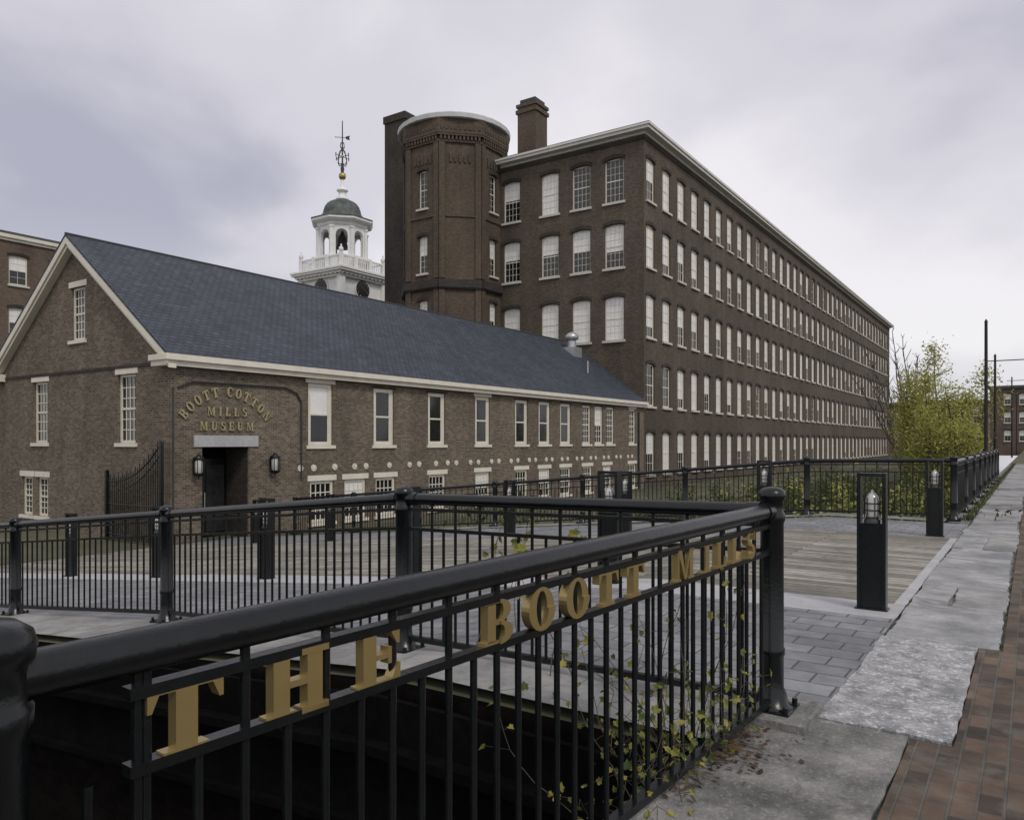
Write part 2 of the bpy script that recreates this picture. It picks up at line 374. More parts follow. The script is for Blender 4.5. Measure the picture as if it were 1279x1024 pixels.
# ------------------------------------------------------------------ museum (low brick building)
EX,WX,NY,SY=-21.3,-32.6,46.88,13.2; RX=-26.95; RZt=8.47; K=.735
mus=thing('brick_museum',(-27.2,30,-1.65),'long low brown brick building with slate gable roof and cream trim','building')
mb=MB()
upY=[19.03,22.3,25.56,28.9,32.2,34.4,36.6,39.0,40.5,42.0,45.1]
loY=[19.1,20.75,22.4,25.6,28.9,32.2,34.4,36.6,39.1,41.6,45.1]
upW=[1.15]*7+[1.0]*3+[.95]
d=(0,1); RV=.07
ops=[(14.25-SY,15.95-SY,-1.66,1.3)]
for i,yy in enumerate(upY):
    w=upW[i]; ops.append((yy-w/2-SY,yy+w/2-SY,1.33,3.56))
for i,yy in enumerate(loY): ops.append((yy-.56-SY,yy+.56-SY,-1.45,.05))
wall(mb,(EX,SY),d,NY-SY,-2,3.7,ops,RV,0)
gw=[(-23.73,1.06,1.42,3.6),(-29.4,1.06,1.42,3.6),(-26.75,.95,4.9,6.7),(-30.4,.85,-1.2,.2),(-29.25,.85,-1.2,.2)]
def gwall():
    lo=[(g[0]-g[1]/2-WX,g[0]+g[1]/2-WX,g[2],g[3]) for g in gw if g[2]<4]
    wall(mb,(WX,SY),(1,0),EX-WX,-2,3.9,lo,.1,0)
    g=gw[2]; s0,s1,za,zb=g[0]-g[1]/2,g[0]+g[1]/2,g[2],g[3]
    top=lambda x:RZt-.1-K*abs(x-RX)
    Y=SY
    mb.add([(WX,Y,3.9),(s0,Y,3.9),(s0,Y,top(s0)),(WX,Y,top(WX))],[(0,1,2,3)])
    mb.add([(s1,Y,3.9),(EX,Y,3.9),(EX,Y,top(EX)),(s1,Y,top(s1))],[(0,1,2,3)])
    mb.add([(s0,Y,3.9),(s1,Y,3.9),(s1,Y,za),(s0,Y,za)],[(0,1,2,3)])
    mb.add([(s0,Y,zb),(s1,Y,zb),(s1,Y,top(s1)),(RX,Y,top(RX)),(s0,Y,top(s0))],[tuple(range(5))])
    for q in ([(s0,za),(s1,za)],[(s0,zb),(s1,zb)],[(s0,za),(s0,zb)],[(s1,za),(s1,zb)]):
        (a,z1),(b,z2)=q
        mb.add([(a,Y,z1),(b,Y,z2),(b,Y+.1,z2),(a,Y+.1,z1)],[(0,1,2,3)])
gwall()
mb.add([(WX,SY,-2),(WX,NY,-2),(WX,NY,3.9),(WX,SY,3.9)],[(0,1,2,3)])
mb.box(WX,-21.42,SY-.03,SY-.001,3.78,3.88,1)
for yy,w in zip(upY,upW): mb.box(EX+.001,EX+.012,yy-w/2-.12,yy+w/2+.12,3.563,3.62,1)
mb.build('wall',['low','darkbrick'],mus)
mb=MB()
Y0,Y1=SY-.32,NY-.01
for sx,ex in ((1,EX+.32),(-1,WX-.32)):
    ez=RZt-K*abs(ex-RX)
    mb.add([(RX,Y0,RZt),(ex,Y0,ez),(ex,Y1,ez),(RX,Y1,RZt)],[(0,1,2,3)])
    mb.add([(RX,Y0,RZt-.08),(ex,Y0,ez-.08),(ex,Y1,ez-.08),(RX,Y1,RZt-.08)],[(3,2,1,0)])
    mb.add([(RX,Y0,RZt),(ex,Y0,ez),(ex,Y0,ez-.08),(RX,Y0,RZt-.08)],[(0,1,2,3)])
    mb.add([(ex,Y0,ez),(ex,Y1,ez),(ex,Y1,ez-.08),(ex,Y0,ez-.08)],[(0,1,2,3)])
roof=mb.build('roof',['slate'],mus)
mb=MB(); mb.cyl((RX,Y0,RZt+.0),(RX,Y1,RZt+.0),.05,seg=8); mb.build('ridge_cap',['steel'],roof)
mb=MB()
ez=RZt-K*(EX+.32-RX)
mb.box(EX+.002,EX+.25,SY-.3,NY-.02,ez-.36,ez-.09,0)
mb.box(EX+.25,EX+.36,SY-.36,NY-.02,ez-.20,ez-.02,0)
mb.box(EX-.55,EX+.0,SY-.3,SY-.004,ez-.36,ez-.09,0)
mb.box(EX-.6,EX+.25,SY-.36,SY-.3,ez-.20,ez-.03,0)
for sg,ex in ((1,EX+.3),(-1,WX-.3)):
    for off,ya,yb,h in ((0,SY-.31,SY-.25,.24),(.24,SY-.25,SY-.004,.12)):
        a=RZt-.09-off; b_=RZt-.09-K*abs(ex-RX)-off
        V=[(RX,ya,a),(ex,ya,b_),(ex,ya,b_-h),(RX,ya,a-h),(RX,yb,a),(ex,yb,b_),(ex,yb,b_-h),(RX,yb,a-h)]
        mb.add(V,[(0,1,2,3),(7,6,5,4),(3,2,6,7),(0,4,5,1),(1,5,6,2)])
mb.box(WX-.3,WX+.5,SY-.3,SY-.004,ez-.36,ez-.09,0)
mb.build('cornice_trim',['cream'],mus)
wms={}
def museum_window(w,h,cols,rows,blind,loc,rot,lintel=True,fr=.085,mun=.022,sash=0,rv=.1):
    key=(w,h,cols,rows,blind)
    if key not in wms:
        a=winmesh(w,h,cols,rows,blind,fr=fr,mun=mun,sash=sash)
        t=MB(); t.box(-w/2-.1,w/2+.1,-.06-rv,-.001,-.12,-.002,0); o=t.build('sill',['cream']); s=o.data; bpy.data.objects.remove(o)
        t=MB(); t.box(-w/2-.12,w/2+.12,-.015-rv,-.002-rv,h+.004,h+.2,0); o=t.build('lintel',['cream']); l=o.data; bpy.data.objects.remove(o)
        wms[key]=(a,s,l)
    a,s,l=wms[key]
    o=place(a,'window',mus,loc,rot)
    for me,nm,ok in ((s,'sill',True),(l,'lintel',lintel)):
        if not ok: continue
        c=bpy.data.objects.new(nm,me);COL.objects.link(c);c.parent=o
    return o
ROT_E=math.pi/2
for i,yy in enumerate(upY):
    w=upW[i]; L_=(EX-RV,yy,1.33)
    if i==0: museum_window(w,2.23,1,2,.5,L_,ROT_E,fr=.13,sash=.05,rv=RV)
    elif i<7: museum_window(w,2.23,1,2,0,L_,ROT_E,lintel=(i==3),fr=.15,sash=.06,rv=RV)
    else: museum_window(w,2.23,3,6,.0 if i!=8 else .5,L_,ROT_E,lintel=(i==10),fr=.12,mun=.035,rv=RV)
for i,yy in enumerate(loY): museum_window(1.12,1.5,4,4,(0,.5,0,0,.5)[i%5],(EX-RV,yy,-1.45),ROT_E,fr=.11,mun=.035,rv=RV)
for g in gw:
    museum_window(g[1],g[3]-g[2],4 if g[1]>.9 else 3,6,0,(g[0],SY+.1,g[2]),0,mun=.03,rv=.1)
mb=MB()
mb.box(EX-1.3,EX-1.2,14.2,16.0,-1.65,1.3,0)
for yy in (14.2,16.0): mb.box(EX-1.2,EX-RV-.001,yy-.04,yy+.04,-1.65,1.3,1)
mb.box(EX-1.2,EX-RV-.001,14.2,16.0,1.3,1.36,1)
ent=mb.build('entrance_porch',['void','darkbrick'],mus)
mb=MB(); mb.box(EX-1.19,EX-1.12,14.32,15.88,-1.62,.9,0)
mb.box(EX-1.12,EX-1.1,14.4,15.06,-1.5,.7,1); mb.box(EX-1.12,EX-1.1,15.14,15.8,-1.5,.7,1)
dr=mb.build('door',['iron','glassd'],ent)
mb=MB(); mb.cyl((EX-1.06,15.05,-.7),(EX-1.06,15.05,-.2),.02); mb.build('handle',['galv'],dr)
mb=MB(); mb.box(EX+.001,EX+.05,13.95,16.3,1.3,1.66,0); mb.build('door_lintel',['border'],mus)
t=MB(); t.cyl((0,0,0),(0.03,0,0),.125,.115,12,0,smooth=False); t.cyl((.03,0,0),(.06,0,0),.045,.02,8,0)
for k in range(8):
    a=k*math.pi/4; t.cyl((.035,.03*math.cos(a),.03*math.sin(a)),(.035,.11*math.cos(a),.11*math.sin(a)),.012,seg=4)
o=t.build('anchor',['cream']); am=o.data; bpy.data.objects.remove(o)
ay=[18.1,18.7,19.7,20.7,21.3,22.6,23.8,24.4,25.5]
y=26.3;k=0
while y<46.3: ay.append(y); y+=(.6 if k%2==0 else 1.05); k+=1
for yy in ay: place(am,'anchor_plate',mus,(EX+.002,yy,.52+R.uniform(-.01,.01)))
x=EX+.06
for pts,r in (([(x,13.4,3.1),(x,13.9,3.3),(x,17.4,3.32),(x,17.9,3.15),(x,18.1,2.85),(x,18.1,.2)],.03),([(x,13.25,3.1),(x,13.25,-1.5)],.03),([(EX+.1,45.9,3.4),(EX+.1,45.9,-1.6)],.06)):
    mb=MB(); mb.tube(pts,r,6); mb.build('conduit',['steel'],mus)
vx,vy=-25.6,44.8; vz=RZt-K*abs(vx-RX)
mb=MB(); mb.cyl((vx,vy,vz-.5),(vx,vy,vz+.75),.3,seg=16); mb.lathe(vx,vy,[(.3,.8),(.46,.86),(.46,1.1),(.26,1.28),(.06,1.36)],16,z0=vz)
mb.box(vx-.5,vx+.5,vy-.5,vy+.5,vz-.5,vz+.3); mb.build('roof_vent',['galv'],roof)
mb=MB(); mb.cyl((-23.4,43.0,5),(-23.4,43.0,6.6),.05,seg=8); mb.build('vent_pipe',['galv'],roof)
# ------------------------------------------------------------------ glyphs
def rect(a,b,c,d): return [[(a,b),(c,b),(c,d),(a,d)]]
def band(cx,cy,ro,so,ri,si,a0,a1,n=16):
    out=[]
    for i in range(n):
        t0=math.radians(a0+(a1-a0)*i/n);t1=math.radians(a0+(a1-a0)*(i+1)/n)
        q=[(cx+ri*math.cos(t0),cy+si*math.sin(t0)),(cx+ro*math.cos(t0),cy+so*math.sin(t0)),(cx+ro*math.cos(t1),cy+so*math.sin(t1)),(cx+ri*math.cos(t1),cy+si*math.sin(t1))]
        if a1<a0:q.reverse()
        out.append(q)
    return out
G={
'T':(.9,rect(0,.88,.9,1)+[[(0,.66),(.05,.66),(.13,.88),(0,.88)],[(.85,.66),(.9,.66),(.9,.88),(.77,.88)]]+rect(.32,.1,.58,.88)+rect(.18,0,.72,.1)),
'H':(.95,rect(.1,.1,.34,.9)+rect(.61,.1,.85,.9)+rect(.34,.45,.61,.55)+rect(0,0,.43,.1)+rect(0,.9,.43,1)+rect(.52,0,.95,.1)+rect(.52,.9,.95,1)),
'E':(.8,rect(.1,.1,.34,.9)+rect(0,0,.8,.1)+rect(0,.9,.78,1)+rect(.34,.46,.56,.55)+rect(.56,.36,.63,.65)+[[(.64,.1),(.8,.1),(.8,.34),(.75,.34)],[(.62,.9),(.73,.68),(.78,.68),(.78,.9)]]),
'B':(.85,rect(.1,.1,.34,.9)+rect(0,.92,.45,1)+rect(0,0,.45,.08)+rect(0,.08,.1,.1)+rect(.34,.44,.45,.55)+band(.45,.745,.34,.255,.1,.175,-90,90)+band(.45,.26,.38,.26,.12,.18,-90,90)),
'O':(.92,band(.46,.5,.46,.52,.2,.43,0,360,32)),
'M':(1.15,rect(0,0,.32,.09)+rect(.11,.09,.2,.91)+rect(.86,.09,1.08,.91)+rect(.76,0,1.15,.09)+rect(0,.91,.3,1)+rect(.86,.91,1.15,1)+[[(.52,.05),(.62,.05),(.34,1),(.11,1)],[(.52,.05),(.62,.05),(.93,1),(.86,1)]]),
'I':(.5,rect(.13,.1,.37,.9)+rect(0,0,.5,.1)+rect(0,.9,.5,1)),
'L':(.78,rect(.1,.1,.34,.9)+rect(0,.9,.44,1)+rect(0,0,.78,.1)+[[(.62,.1),(.78,.1),(.78,.38),(.73,.38)]]),
'S':(.75,band(.38,.745,.33,.275,.12,.17,35,270)+band(.37,.27,.36,.29,.13,.17,90,-145)+rect(.62,.68,.68,.98)+rect(.03,.02,.09,.34)),
'C':(.85,band(.46,.5,.46,.52,.2,.42,48,312,24)+rect(.76,.62,.83,.98)),
'N':(1.0,rect(0,0,.32,.09)+rect(.11,.09,.2,.91)+rect(.8,.0,.89,.91)+rect(0,.91,.3,1)+rect(.68,.91,1,1)+[[(.72,0),(.87,0),(.36,1),(.11,1)]]),
'U':(.95,rect(.1,.3,.33,.92)+rect(.68,.3,.78,.92)+rect(0,.92,.43,1)+rect(.57,.92,.89,1)+band(.44,.3,.34,.32,.11,.22,180,360)),
}
def glyph(name,ch,o,ux,uz,un,size,depth,parent,mat,xs=1.0):
    w,polys=G[ch]; mb=MB(); ux=Vector(ux);uz=Vector(uz);un=Vector(un);o=Vector(o)
    for k,q in enumerate(polys):
        dd=depth+.0002*k; n=len(q)
        fr=[o+ux*((x-w/2)*size*xs)+uz*(y*size)+un*dd for x,y in q]; bk=[p-un*(dd) for p in fr]
        mb.add(fr+bk,[tuple(range(n)),tuple(reversed(range(n,2*n)))]+[(i,i+n,(i+1)%n+n,(i+1)%n) for i in range(n)])
    return mb.build(name,[mat],parent)
sg=thing('wall_sign',(EX,15.1,2.3),'arched gold lettering reading BOOTT COTTON MILLS MUSEUM on brick wall','sign')
n=(1,0,0); xw=EX+.03
def arch_text(txt,yc,zc,rad,size,span):
    tot=sum(G[c][0]+.26 if c!=' ' else .8 for c in txt)
    a=-span/2
    for c in txt:
        w=(G[c][0]+.26) if c!=' ' else .8
        am_=a+span*w/tot/2; a+=span*w/tot
        if c==' ': continue
        ux=(0,math.cos(am_),-math.sin(am_)); uz=(0,math.sin(am_),math.cos(am_))
        glyph('letter',c,(xw,yc+rad*math.sin(am_),zc+rad*math.cos(am_)),ux,uz,n,size,.03,sg,'goldwall',.8)
arch_text('BOOTT COTTON',15.12,1.12,1.78,.30,math.radians(114))
def flat_text(txt,yc,z,size,wd):
    tot=sum(G[c][0]+.26 for c in txt); a=-wd/2
    for c in txt:
        w=(G[c][0]+.26)/tot*wd; glyph('letter',c,(xw,yc+a+w/2,z),(0,1,0),(0,0,1),n,size,.03,sg,'goldwall',.85); a+=w
flat_text('MILLS',15.12,2.28,.27,1.6)
flat_text('MUSEUM',15.12,1.82,.27,2.1)
for yy in (14.0,16.85):
    ln=thing('wall_lantern',(EX,yy,.4),'black iron lantern with pale glass beside the entrance','lantern','lanterns flanking the entrance')
    mb=MB(); x=EX+.2
    mb.box(EX+.002,EX+.05,yy-.06,yy+.06,.55,.95); mb.cyl((EX+.03,yy,.9),(x,yy,1.0),.02)
    mb.lathe(x,yy,[(.17,.93),(.19,.95),(.06,1.03),(.03,1.1)],8); mb.lathe(x,yy,[(.1,.4),(.17,.45),(.17,.49)],8)
    for k in range(8):
        a=k*math.pi/4; mb.cyl((x+.16*math.cos(a),yy+.16*math.sin(a),.47),(x+.16*math.cos(a),yy+.16*math.sin(a),.95),.012,seg=5)
    mb.cyl((x,yy,.32),(x,yy,.42),.02)
    mb.build('lantern_frame',['iron'],ln)
    mb=MB(); mb.lathe(x,yy,[(.10,.5),(.12,.55),(.12,.85),(.09,.9)],10); mb.build('lantern_glass',['lampglass'],ln)
gt=thing('iron_gate',(-23,12.95,-1.65),'black wrought iron gate with curved top beside brick gable wall','gate')
mb=MB(); GL=2.9
for i in range(25):
    x=-21.45-GL*i/24; tt=i/24; zt=.25+1.15*(1-tt)**2.4+(.1 if i%2 else 0)
    mb.cyl((x,12.95,-1.6),(x,12.95,zt),.016,seg=5)
    mb.cyl((x,12.95,zt),(x,12.95,zt+.12),.022,.002,seg=5)
pts=[(-21.45-GL*i/24,12.95,.2+1.15*(1-i/24)**2.4) for i in range(25)]
mb.tube(pts,.022,6); mb.tube([(x,y,z-.28) for x,y,z in pts],.018,6)
for z in (-1.45,-.5): mb.tube([(-21.42,12.95,z),(-21.5-GL,12.95,z)],.022,6)
mb.build('gate_bars',['iron'],gt)
for x in (-21.38,-21.52-GL):
    mb=MB(); mb.box(x-.05,x+.05,12.9,13.0,-1.65,1.45 if x>-22 else .55); mb.build('gate_post',['iron'],gt)
# ------------------------------------------------------------------ mill
mill=thing('brick_mill',(-29,99,-1.7),'long five storey brown brick textile mill with rows of sash windows','building')
MX,MY0,MY1,MXW=-21.3,46.9,152.,-38.
rows_=[20.45,16.0,11.3,6.7,2.1]; WH=2.85; WW=1.34
mb=MB()
cols=[47.95+2.72*k for k in range(38)]
ops=[(c-WW/2-MY0,c+WW/2-MY0,t-WH,t,.16) for c in cols for t in rows_]
wall(mb,(MX,MY0),(0,1),MY1-MY0,-4,22.0,ops,.10,0,brow=(.22,.06))
fx=[-23.5,-26.05,-28.6,-31.9]
ops=[(c-.72-MXW,c+.72-MXW,t-2.95,t,.16) for c in fx for t in (20.65,16.2,11.3)]
wall(mb,(MXW,MY0),(1,0),MX-MXW,-4,22.0,ops,.13,0,brow=(.24,.07))
mb.add([(MX,MY1,-4),(MXW,MY1,-4),(MXW,MY1,22),(MX,MY1,22)],[(0,1,2,3)])
mb.add([(MXW,MY1,-4),(MXW,MY0,-4),(MXW,MY0,22),(MXW,MY1,22)],[(0,1,2,3)])
mb.box(MX+.001,MX+.05,MY0-.05,MY1,21.5,21.7,1); mb.box(MXW,MX+.0,MY0-.05,MY0-.001,21.5,21.7,1)
mb.build('wall',['mill','darkbrick'],mill)
mb=MB()
def cor(pr,z0,z1,m=0):
    mb.box(MX,MX+pr,MY0-pr,MY1+pr,z0,z1,m); mb.box(MXW-pr,MX,MY0-pr,MY0,z0,z1,m); mb.box(MXW-pr,MX,MY1,MY1+pr,z0,z1,m)
cor(.15,21.82,21.98); cor(.6,21.98,22.18); cor(.7,22.18,22.32)
mb.build('cornice',['corn'],mill)
mb=MB(); mb.box(MXW-.7,MX+.66,MY0-.66,MY1+.66,22.32,22.38); 
mb.add([(MXW,MY0,22.38),(MX,MY0,22.38),(MX,MY1,22.38),(MXW,MY1,22.38),(-29.6,MY0+8,23.6),(-29.6,MY1-8,23.6)],[(0,1,4),(1,2,5,4),(2,3,5),(3,0,4,5)])
mr=mb.build('roof',['roofing'],mill)
V=[winmesh(WW,WH,3,4,bl,sill=True,fr=.12,mun=.03) for bl in (1,.5,1,.75,.5)]
V.append(winmesh(WW,WH,3,4,0,sill=True,fr=.12,mun=.03))
for k,c in enumerate(cols[:17]):
    for t in rows_:
        me=V[R.choice([0,1,1,2,2,3,3,4,5])]
        place(me,'window',mill,(MX-.10,c,t-WH),ROT_E)
mb=MB()
for c in cols[17:]:
    for t in rows_:
        win(mb,WW,WH,2,4,R.choice([1,1,.5,.5,.75,1,0]),sill=True,base=(MX-.10,c,t-WH),rz=ROT_E,fr=.14)
mb.build('distant_windows',WM,mill)['kind']='stuff'
F=[winmesh(1.44,2.95,4,6,bl,fr=.09) for bl in (1,.5,.62,.45,0)]
t=MB(); t.box(-.85,.85,-.25,-.001,-.16,-.002); o=t.build('sill',['sill']); sm_=o.data; bpy.data.objects.remove(o)
pat={(0,0):4,(1,0):4,(2,0):0,(3,0):3,(0,1):2,(1,1):1,(2,1):3,(3,1):3,(0,2):0,(1,2):0,(2,2):0,(3,2):0}
for i,c in enumerate(fx):
    for j,t_ in enumerate((20.65,16.2,11.3)):
        o=place(F[pat[(i,j)]],'window',mill,(c,MY0+.13,t_-2.95),0)
        s=bpy.data.objects.new('sill',sm_);COL.objects.link(s);s.parent=o
mb=MB(); cx,cy=-33.35,52.; q=.86
mb.box(cx-q,cx+q,cy-q,cy+q,22.2,28.2,0); mb.box(cx-q-.12,cx+q+.12,cy-q-.12,cy+q+.12,27.7,28.0,0); mb.box(cx-q-.1,cx+q+.1,cy-q-.1,cy+q+.1,28.2,28.45,0)
mb.box(cx-.72,cx+.72,cy-.72,cy+.72,28.45,28.85,1); mb.box(cx-q-.12,cx+q+.12,cy-q-.12,cy+q+.12,23.2,23.5,0)
mb.build('chimney',['tower','steel'],mr)
# ------------------------------------------------------------------ stair tower
tw=thing('brick_stair_tower',(-36.5,45.8,-1.65),'octagonal brown brick stair tower with corbelled top and pale coping','tower')
TC=(-36.6,46.0); ap=3.66; side=2*ap*math.tan(math.pi/8)
WZ=((21.1,2.75),(16.35,2.7),(11.7,2.6))
mb=MB()
for k in range(8):
    a=math.pi/4*k
    nx_,ny_=math.cos(a),math.sin(a)
    dx,dy=-ny_,nx_
    p=(TC[0]+nx_*ap-dx*side/2,TC[1]+ny_*ap-dy*side/2)
    hasw=k in(0,6)
    ops=[(side/2-.42,side/2+.42,zb-h,zb,.12) for zb,h in WZ] if hasw else []
    wall(mb,p,(dx,dy),side,-2,24.5,ops,.18,0,brow=(.22,.08) if hasw else None)
    for (l0,l1) in ((0,.42),(side-.42,side)):
        mb.obox(p,(dx,dy),l0,l1,-.12,-.001,13.2,22.9,0)
        mb.obox(p,(dx,dy),l0,l1,-.12,-.001,-2,12.4,0)
    mb.obox(p,(dx,dy),-.06,side+.06,-.28,-.131,12.5,13.0,1)
    mb.obox(p,(dx,dy),-.03,side+.03,-.2,-.0,12.4,13.1,1)
    mb.obox(p,(dx,dy),.42,side-.42,-.09,-.002,17.6,17.82,0)
    mb.obox(p,(dx,dy),-.05,side+.05,-.14,-.001,22.9,23.05,0)
    nb=11
    for q in range(nb):
        c=side*(q+.5)/nb; mb.obox(p,(dx,dy),c-.07,c+.07,-.22,-.001,23.05,23.35,0)
    mb.obox(p,(dx,dy),-.1,side+.1,-.25,-.001,23.35,23.5,0)
    mb.obox(p,(dx,dy),-.11,side+.11,-.28,-.001,23.5,24.5,0)
    for q in range(9):
        c=side*(q+.5)/9; mb.obox(p,(dx,dy),c-.08,c+.08,-.33,-.281,23.75,24.0,0)
    if k==7 or hasw:
        for q in range(5):
            c=side/2-.7+.35*q; mb.obox(p,(dx,dy),c-.07,c+.07,-.1,-.002,21.5,21.9 if q%2 else 22.15,0)
    if hasw:
        th=math.atan2(dy,dx)
        for zb,h in WZ:
            w_=winmesh(.84,h,2,6,.5 if zb<20 else 0,fr=.1)
            place(w_,'window',tw,(p[0]+dx*side/2-nx_*.17,p[1]+dy*side/2-ny_*.17,zb-h),th)
            mb.obox(p,(dx,dy),side/2-.55,side/2+.55,-.14,-.001,zb-h-.15,zb-h-.005,2)
mb.build('wall',['tower','darkbrick','sill'],tw)
mb=MB(); mb.lathe(TC[0],TC[1],[((ap+.30)*1.06,24.52),((ap+.38)*1.06,24.56),((ap+.40)*1.06,24.86),((ap+.34)*1.05,24.94),((ap+.1)*1.03,25.0),(2.0,25.12)],32,0,False)
mb.build('coping',['coping'],tw)
rr=1/math.cos(math.pi/8)
st=MB(); cx,cy=-44.9,49.3
st.box(cx-1.15,cx+1.15,cy-1.0,cy+1.0,-1.7,29.0,0); st.box(cx-1.25,cx+1.25,cy-1.1,cy+1.1,28.7,29.3,0)
st=st.build('brick_chimney_stack',['darkbrick'],loc=(cx,cy,-1.7)); tag(st,'tall plain sooty brick stack beside an octagonal tower','chimney')
# ------------------------------------------------------------------ clock tower
ct=thing('clock_tower',(-59.6,56.2,-1.65),'white wooden clock tower with open belfry, dark dome and weathervane','tower')
X,Y=-59.6,56.2
mb=MB(); h=2.85
mb.box(X-h,X+h,Y-h,Y+h,8,18.2,0)
for sx in(-1,1):
    for sy in(-1,1): mb.box(X+sx*(h+.06)-.3,X+sx*(h+.06)+.3,Y+sy*(h+.06)-.3,Y+sy*(h+.06)+.3,8,17.9,0)
mb.build('tower_body',['white'],ct)
mb=MB()
for e,z0,z1 in ((.35,17.95,18.12),(.55,18.22,18.42),(.8,18.42,18.62),(.9,18.62,18.8),(.3,15.0,15.2)): mb.box(X-h-e,X+h+e,Y-h-e,Y+h+e,z0,z1)
for q in range(12):
    s_=-h-.3+(2*h+.6)*q/11
    mb.box(X+h+.3,X+h+.6,Y+s_-.09,Y+s_+.09,18.12,18.21); mb.box(X+s_-.09,X+s_+.09,Y-h-.6,Y-h-.3,18.12,18.21)
mb.build('cornice',['white'],ct)
for fc in(0,1):
    mb=MB(); o=(X+h+.02,Y,17.0) if fc==0 else (X,Y-h-.02,17.0)
    nn=Vector((1,0,0)) if fc==0 else Vector((0,-1,0)); tt=Vector((0,1,0)) if fc==0 else Vector((1,0,0)); up=Vector((0,0,1)); o=Vector(o)
    mb.cyl(o,o+nn*.1,1.05,seg=28,mat=0,smooth=False); mb.cyl(o+nn*.1,o+nn*.13,.93,seg=28,mat=1,smooth=False)
    for k in range(12):
        a=k*math.pi/6; dv=tt*math.sin(a)+up*math.cos(a); mb.cyl(o+nn*.14+dv*.68,o+nn*.14+dv*.86,.04,seg=4,mat=2)
    for a,l in((2.0,.7),(5.3,.5)): dv=tt*math.sin(a)+up*math.cos(a); mb.cyl(o+nn*.16,o+nn*.16+dv*l,.04,seg=4,mat=2)
    mb.build('clock_face',['white','iron','gold'],ct)
mb=MB(); hb=2.95
for sx in (-1,-.33,.33,1):
    for sy in(-1,-.33,.33,1):
        if abs(sx)<1 and abs(sy)<1: continue
        px,py=X+sx*hb,Y+sy*hb; mb.box(px-.17,px+.17,py-.17,py+.17,18.8,20.25)
        if abs(sx)==1 and abs(sy)==1: mb.lathe(px,py,[(.1,20.25),(.24,20.45),(.22,20.7),(.06,20.85),(.1,20.95),(.02,21.1)],10)
for s_ in(-1,1):
    for z0,z1 in((18.95,19.08),(20.0,20.15)):
        mb.box(X-hb,X+hb,Y+s_*hb-.08,Y+s_*hb+.08,z0,z1); mb.box(X+s_*hb-.08,X+s_*hb+.08,Y-hb,Y+hb,z0+.003,z1-.003)
    for q in range(22):
        t_=-hb+2*hb*(q+.5)/22
        mb.cyl((X+t_,Y+s_*hb,19.08),(X+t_,Y+s_*hb,20.),.06,seg=6); mb.cyl((X+s_*hb,Y+t_,19.08),(X+s_*hb,Y+t_,20.),.06,seg=6)
mb.build('balustrade',['white'],ct)
mb=MB(); A=2.4; sd=2*A*math.tan(math.pi/8)
mb.lathe(X,Y,[(2.6*rr,18.8),(2.6*rr,20.2),(2.7*rr,20.25),(2.7*rr,20.4)],8,0,False,math.pi/8)
for k in range(8):
    a=math.pi/4*k; nx_,ny_=math.cos(a),math.sin(a);dx,dy=-ny_,nx_
    p=(X+nx_*A-dx*sd/2,Y+ny_*A-dy*sd/2)
    wall(mb,p,(dx,dy),sd,20.4,23.7,[(sd/2-.6,sd/2+.6,20.4,23.1,.6)],.35,0)
    mb.obox(p,(dx,dy),-.17,.17,-.14,.1,20.4,23.2,0); mb.obox(p,(dx,dy),-.23,.23,-.2,.1,23.2,23.38,0)
mb.lathe(X,Y,[(2.5*rr,23.5),(2.55*rr,23.8),(2.9*rr,23.9),(3.05*rr,24.05),(3.05*rr,24.25)],8,0,False,math.pi/8)
mb.build('belfry',['white'],ct)
mb=MB(); mb.lathe(X,Y,[(.12,23.4),(.3,22.9),(.45,22.6),(.5,22.1),(.72,21.6)],14); mb.build('bell',['steel'],ct)
mb=MB(); mb.lathe(X,Y,[(3.1*rr,24.25),(3.1*rr,24.36),(2.6*rr,24.5),(2.15*rr,24.72),(1.95*rr,25.0),(1.86*rr,25.4),(1.72*rr,25.8),(1.48*rr,26.15),(1.15*rr,26.42),(.8*rr,26.6),(.6*rr,26.7)],8,0,False,math.pi/8)
mb.build('dome',['copper'],ct)
mb=MB(); mb.lathe(X,Y,[(.68,26.68),(.7,26.85),(.42,26.95),(.4,27.5),(.62,27.62),(.52,27.78),(.22,27.95),(.16,28.8)],10,0)
mb.lathe(X,Y,[(.05,28.7),(.34,28.94),(.4,29.18),(.32,29.42),(.1,29.55)],12,1); mb.lathe(X,Y,[(.14,29.5),(.2,29.95),(.09,30.5),(.05,34.9),(.0,35.0)],8,2)
mb.lathe(X,Y,[(.02,31.0),(.19,31.2),(.02,31.4)],8,1)
mb.build('finial',['white','gold','steel'],ct)
mb=MB()
for s_ in (-1,1):
    for dx,dy in ((s_,0),(0,s_)):
        mb.cyl((X,Y,31.2),(X+dx*.9,Y+dy*.9,31.2),.035,seg=5); mb.cyl((X+dx*.9,Y+dy*.9,31.0),(X+dx*.9,Y+dy*.9,31.4),.05,seg=5)
        mb.tube([(X,Y,30.5),(X+dx*.45,Y+dy*.45,30.3),(X+dx*.65,Y+dy*.65,30.7),(X+dx*.4,Y+dy*.4,31.6),(X,Y,32.1)],.04,5)
        mb.tube([(X,Y,32.0),(X+dx*.3,Y+dy*.3,32.2),(X+dx*.22,Y+dy*.22,32.6),(X,Y,32.7)],.03,5)
mb.cyl((X-.55,Y-.55,33.2),(X+.5,Y+.5,33.2),.035,seg=5)
mb.add([(X+.25,Y+.25,33.05),(X+.55,Y+.55,32.95),(X+.5,Y+.5,33.2),(X+.55,Y+.55,33.45),(X+.25,Y+.25,33.35)],[(0,1,2,3,4)])
mb.build('weathervane',['steel'],ct)
